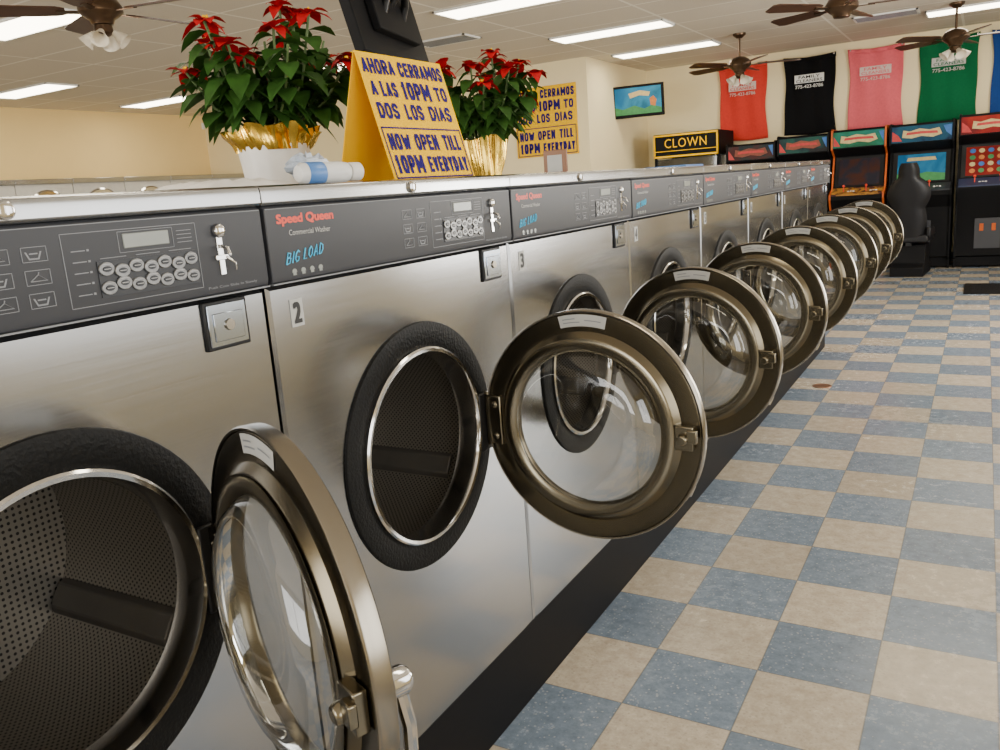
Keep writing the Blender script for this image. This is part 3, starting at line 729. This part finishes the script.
arcade(-1.95,.61,YA,1.62,'arcade machine with dark marquee, just right of the gold-trimmed prize machine',M['matblack'],A('m1',[(.01,.01,.015),(.05,.012,.01),(.01,.02,.02),(.01,.01,.015)],5,.1,1),M['panel2'],M['panel'],plain('e1',(.20,.04,.015),.5,0,.3,30))
arcade(-1.32,.61,YA,1.66,'arcade machine with teal and red marquee, between the dark one and orange one',M['matblack'],A('m2',[(.003,.02,.018),(.01,.06,.045),(.006,.03,.03),(.01,.01,.01)],5,.15,2),M['panel2'],M['panel'],plain('e2',(.26,.05,.02),.5,0,.3,30))
arcade(-.69,.61,YA,1.68,'orange sided arcade machine with green marquee under the pink bag',M['orange'],A('m3',[(.005,.05,.09),(.01,.13,.09),(.01,.10,.05),(.01,.06,.03)],4,.3,3),A('s3',[(.012,.012,.016),(.02,.02,.03),(.05,.02,.015)],6,.05,4),A('f3',[(.40,.08,.02),(.45,.22,.04),(.06,.02,.02)],12,.05,5),lit3)
arcade(-.05,.67,YA,1.68,'black arcade machine with blue screen behind the black driving seat',M['matblack'],A('m4',[(.004,.02,.05),(.01,.06,.10),(.008,.04,.08),(.005,.01,.03)],4,.2,6),A('s4',[(.006,.05,.12),(.01,.09,.20),(.02,.13,.24),(.01,.08,.18)],3,.4,7),M['panel2'],lit3,'scene')
arcade(.66,.66,YA,1.72,'arcade machine with red marquee and bright picture panel, at the right edge',M['matblack'],A('m5',[(.14,.005,.008),(.24,.02,.01),(.18,.01,.01),(.10,.01,.01)],4,.3,8),A('s5',[(.10,.008,.008),(.18,.015,.01),(.14,.01,.01)],4,.25,9),M['navy'],lit3,'fruit')
cl=thing('prize_machine','black prize machine with gold trimmed lettered marquee, leftmost along the back wall','prize machine',(-2.48,YA,0))
MB().box(-.43,.43,.05,.80,0,.80).build('cabinet',M['matblack'],cl,bevel=.01)
MB().box(-.40,.40,.08,.76,.80,1.50).build('glass_case',M['glass'],cl)
MB().box(-.42,.42,.765,.80,.80,1.52).build('back_panel',M['panel2'],cl)
for sx in (-.43,.40):
    for y in (.05,.77): MB().box(sx,sx+.03,y,y+.03,.80,1.52).build('corner_post',M['matblack'],cl)
MB().box(-.43,.43,.03,.80,1.52,1.82).build('marquee_box',M['matblack'],cl,bevel=.004)
m=MB()
for z in (1.53,1.80): m.box(-.43,.43,.015,.031,z-.012,z+.012)
for sx in (-.43,.41): m.box(sx,sx+.02,.015,.031,1.53,1.80)
m.box(-.43,.43,.015,.031,1.595,1.603); m.build('marquee_trim',M['yellow'],cl)
t=MB(); addtext(t,'CLOWN',(-.28,.026,1.64),(1,0,0),(0,0,1),.56,.115,.0,0,1.1); t.build('marquee_lettering',M['yellow'],cl,recalc=False)
MB().box(-.25,.25,-.02,.06,.70,.80).build('control_deck',M['gold'],cl,bevel=.01)

# driving seat of the racing game, on its own floor pedestal
ch=thing('driving_seat','black high-backed driving game seat on a floor pedestal before the blue-screen arcade machine','seat',(.25,10.32,0),math.radians(-4))
MB().prism([(-.28,0),(-.28,.10),(-.18,.14),(-.14,.34),(.18,.34),(.20,.14),(.34,.10),(.34,0)],-.17,.17,'x').build('pedestal',M['matblack'],ch,bevel=.01)
MB().box(-.03,.03,-.18,.18,.33,.38).build('slide_rail',M['black'],ch)
MB().prism([(-.24,.37),(-.24,.45),(-.16,.47),(.10,.48),(.22,.51),(.25,.48),(.24,.40),(.18,.37)],-.20,.20,'x').build('seat_cushion',M['seatblack'],ch,bevel=.02,bseg=3)
for s in (-1,1): MB().prism([(-.24,.43),(-.24,.54),(-.10,.53),(.10,.52),(.18,.48),(.16,.43)],min(s*.18,s*.225),max(s*.18,s*.225),'x').build('side_bolster',M['seatblack'],ch,bevel=.015,bseg=3)
def bk(side):
    def fn(u,v):
        z=.43+.80*v
        if v<.40: w=.16+.02*math.sin(PI*v/.40)
        elif v<.76: w=.16+.055*math.sin(PI*(v-.40)/.36)
        else: w=.16-.055*math.sin(min(1,(v-.76)/.06)*PI/2)-.03*max(0,(v-.88)/.12)**2
        a=(u-.5)*2
        y=-.22-.16*v+side*(.032*math.sqrt(max(0,1-a*a*.96)))*(1-.3*v)+.05*abs(a)**3
        return (a*w,y,z)
    return fn
MB().grid(bk(1),16,30).grid(bk(-1),16,30).build('backrest',M['seatblack'],ch,angle=70)

p=at(964,289,'Z',0)
mt=thing('floor_mat','black rubber floor mat near the right edge in front of the arcade machines','mat',(p.x,p.y,0))
MB().box(0,1.1,-.35,.35,0,.010).build('mat_pad',M['matblack'],mt,bevel=.004)
m=MB()
for i in range(14): m.box(.05,1.05,-.31+i*.046,-.30+i*.046,.009,.0125)
m.build('rib_pattern',M['black'],mt)
p=at(822,386,'Z',0)
dr=MB().lathe([(0,0.055),(.003,.053),(.004,.045),(.0025,.043),(.0025,0)],'z',(p.x,p.y,0),28).build('floor_drain_cap',M['brassdrain']); tag(dr,'round brown drain cap in the tiled floor beside the washers','drain')

# ------------------------------------------------------------------ ceiling fixtures
def troffer(x,y,label):
    r=thing('ceiling_light',label,'ceiling light',(x,y,CH),0,'fluorescent panels in the ceiling')
    m=MB().box(-.61,.61,-.20,-.185,-.018,0).box(-.61,.61,.185,.20,-.018,0).box(-.61,-.595,-.2,.2,-.018,0).box(.595,.61,-.2,.2,-.018,0)
    m.build('frame',M['fixture'],r)
    MB().box(-.594,.594,-.184,.184,-.012,-.001).build('diffuser',M['tube'],r)
for x,y,l in [(-2.42,9.96,'lit ceiling panel nearest the television corner, above the back machines'),(-2.42,8.25,'lit ceiling panel second from the television corner'),(-2.50,6.25,'lit ceiling panel at top centre above the second poinsettia'),
    (.93,10.3,'lit ceiling panel at the top right above the fans'),(-5.4,3.95,'large lit ceiling panel at the top left beside the brown fan'),(-8.5,5.86,'lit ceiling panel near the left edge under the big one'),(-8.7,7.8,'small distant lit ceiling panel over the left wall corner'),
    (.93,6.3,'lit ceiling panel overhead out of view above the aisle'),(.93,2.3,'lit ceiling panel overhead near the camera'),(-2.5,2.3,'lit ceiling panel overhead left of the camera'),(-5.4,7.6,'distant lit ceiling panel behind the nearer poinsettia')]:
    troffer(x,y,l)
def vent(px,py,label):
    p=at(px,py,'Z',CH); r=thing('ceiling_vent',label,'vent',(p.x,p.y,CH),0,'air vents in the ceiling')
    MB().box(-.30,.30,-.16,.16,-.006,0).build('backing',M['panel'],r)
    m=MB().box(-.31,.31,-.17,-.15,-.014,0).box(-.31,.31,.15,.17,-.014,0).box(-.31,-.29,-.17,.17,-.014,0).box(.29,.31,-.17,.17,-.014,0); m.build('frame',M['fixture'],r)
    m=MB()
    for i in range(6): m.box(-.29,.29,-.125+i*.05,-.105+i*.05,-.014,-.004)
    m.build('slats',M['line'],r)
vent(446,40,'square air vent in the ceiling above the second poinsettia')
vent(886,15,'square air vent in the ceiling near the top right')

def fan(x,y,z,rz,label,light,nb=5):
    r=thing('ceiling_fan',label,'ceiling fan',(x,y,z),rz,'brown ceiling fans')
    top=CH-z
    MB().lathe([(top,.0),(top,.07),(top-.02,.068),(top-.05,.03),(top-.05,0)],'z',(0,0,0),24).build('canopy',M['fanmetal'],r)
    MB().tube([(0,0,.05),(0,0,top-.03)],.012,10).build('downrod',M['fanmetal'],r)
    MB().lathe([(.09,.0),(.085,.05),(.06,.10),(.02,.125),(-.01,.125),(-.03,.10),(-.05,.07),(-.075,.06),(-.085,0)],'z',(0,0,0),32).build('motor_housing',M['fanmetal'],r)
    for k in range(nb):
        a=2*PI*k/nb; R=Matrix.Rotation(a,4,'Z')@Matrix.Rotation(math.radians(12),4,'X')
        m=MB(); n=10; up=[]; lo=[]
        for i in range(n+1):
            t=i/n; xx=.19+.45*t; hw=.055+.022*t
            if i==n: hw*=.72
            if i==0: hw*=.7
            up.append((xx,hw)); lo.append((xx,-hw))
        pts=up+lo[::-1]; vs=[R@Vector((p[0],p[1],z0)) for z0 in (-.004,.004) for p in pts]; N=len(pts)
        m.add(vs,[tuple(range(N)),tuple(range(2*N-1,N-1,-1))]+[(i,(i+1)%N,(i+1)%N+N,i+N) for i in range(N)])
        b=m.build('blade',M['wood'],r)
        q=MB().box(.10,.24,-.018,.018,-.010,-.004,R); q.build('blade_arm',M['fanmetal'],b)
    if light:
        MB().lathe([(-.08,.0),(-.08,.05),(-.12,.055),(-.14,.03),(-.145,0)],'z',(0,0,0),20).build('light_fitter',M['fanmetal'],r)
        for k in range(4):
            a=2*PI*k/4+.4; R=Matrix.Translation((.055*math.cos(a),.055*math.sin(a),-.12))@Matrix.Rotation(a,4,'Z')@Matrix.Rotation(math.radians(-48),4,'Y')
            MB().lathe([(0,.018),(-.02,.024),(-.05,.036),(-.070,.042),(-.082,.052)],'z',(0,0,0),20,mat=R).build('lamp_shade',M['shade'],r)
fan(-3.65,3.3,2.47,.25,'brown ceiling fan with glass shades at the top left corner',True)
fan(-.10,7.3,2.47,.15,'brown ceiling fan without lamps at the top, above the black and pink bags',False)
fan(-1.48,9.67,2.42,.3,'distant brown ceiling fan with lamp in front of the red bag',True)
fan(.62,9.85,2.42,.1,'brown ceiling fan with lamp in front of the green bag at right',True)
p=at(182,116,'Y',YB-.05)
el=thing('emergency_light','small yellow glowing lamp high in the left wall corner','lamp',(p.x+.3,YB-.06,2.6))
MB().box(-.14,.14,0,.06,-.05,.05).build('housing',M['fixture'],el,bevel=.01)
wl=plain('warm_lamp',(1,.7,.2),.4,0,0,5,0,3,(1,.65,.2))
for s in (-1,1): MB().lathe([(-.04,.0),(-.045,.035),(.0,.045),(.0,0)],'y',(s*.08,0,-.0),16).build('lamp_head',wl,el)

# ------------------------------------------------------------------ dryers along the left wall
def dryer():
    r=thing('wall_dryer','x','dryer')
    MB().box(-.80,0,.004,.746,0,1.74).build('cabinet',M['dryer'],r,bevel=.008)
    MB().box(-.80,.02,.002,.748,1.74,1.80).build('top_cap',M['lidsteel'],r,bevel=.004)
    for z in (.62,1.40):
        MB().lathe([(.0,.27),(.03,.27),(.045,.25),(.045,.20),(.02,.19)],'x',(0,.375,z),40).build('door_ring',M['chrome'],r)
        MB().lathe([(.02,.195),(.03,.12),(.035,0)],'x',(0,.375,z),32).build('door_window',M['black'],r)
    MB().box(0,.01,.20,.55,1.02,1.08).build('control_panel',M['panel'],r)
    return r
d0=dryer(); pos=['first','second','third','fourth','fifth','sixth','seventh']
for k in range(7):
    r=d0 if k==0 else copy_tree(d0)
    r.location=(-9.1,YB-.02-.75*(k+1),0); r['category']='dryer'; r['group']='dryers along the left wall'
    r['label']='white stacked dryer against the left wall, %s from the far corner'%pos[k]

# ------------------------------------------------------------------ light
w=bpy.data.worlds.new('world'); scene.world=w; w.use_nodes=True
bg=w.node_tree.nodes['Background']; bg.inputs[0].default_value=(.88,.94,1,1); bg.inputs[1].default_value=1.5
def area(loc,rot,sx,sy,e,c):
    l=bpy.data.lights.new('window_daylight','AREA'); l.shape='RECTANGLE'; l.size=sx; l.size_y=sy; l.energy=e; l.color=c
    o=bpy.data.objects.new('window_daylight',l); col.objects.link(o); o.location=loc; o.rotation_euler=rot
for (a,b),e in zip(wins,(75,62,330)): area((XR+.3,(a+b)/2,1.6),(0,math.radians(90),0),1.9,b-a,e,(1,.96,.89))
for (a,b),e in zip(((-6,-3),(-1.6,1.4)),(330,115)): area(((a+b)/2,YN-.3,1.6),(math.radians(90),0,0),b-a,1.9,e,(1,.96,.89))
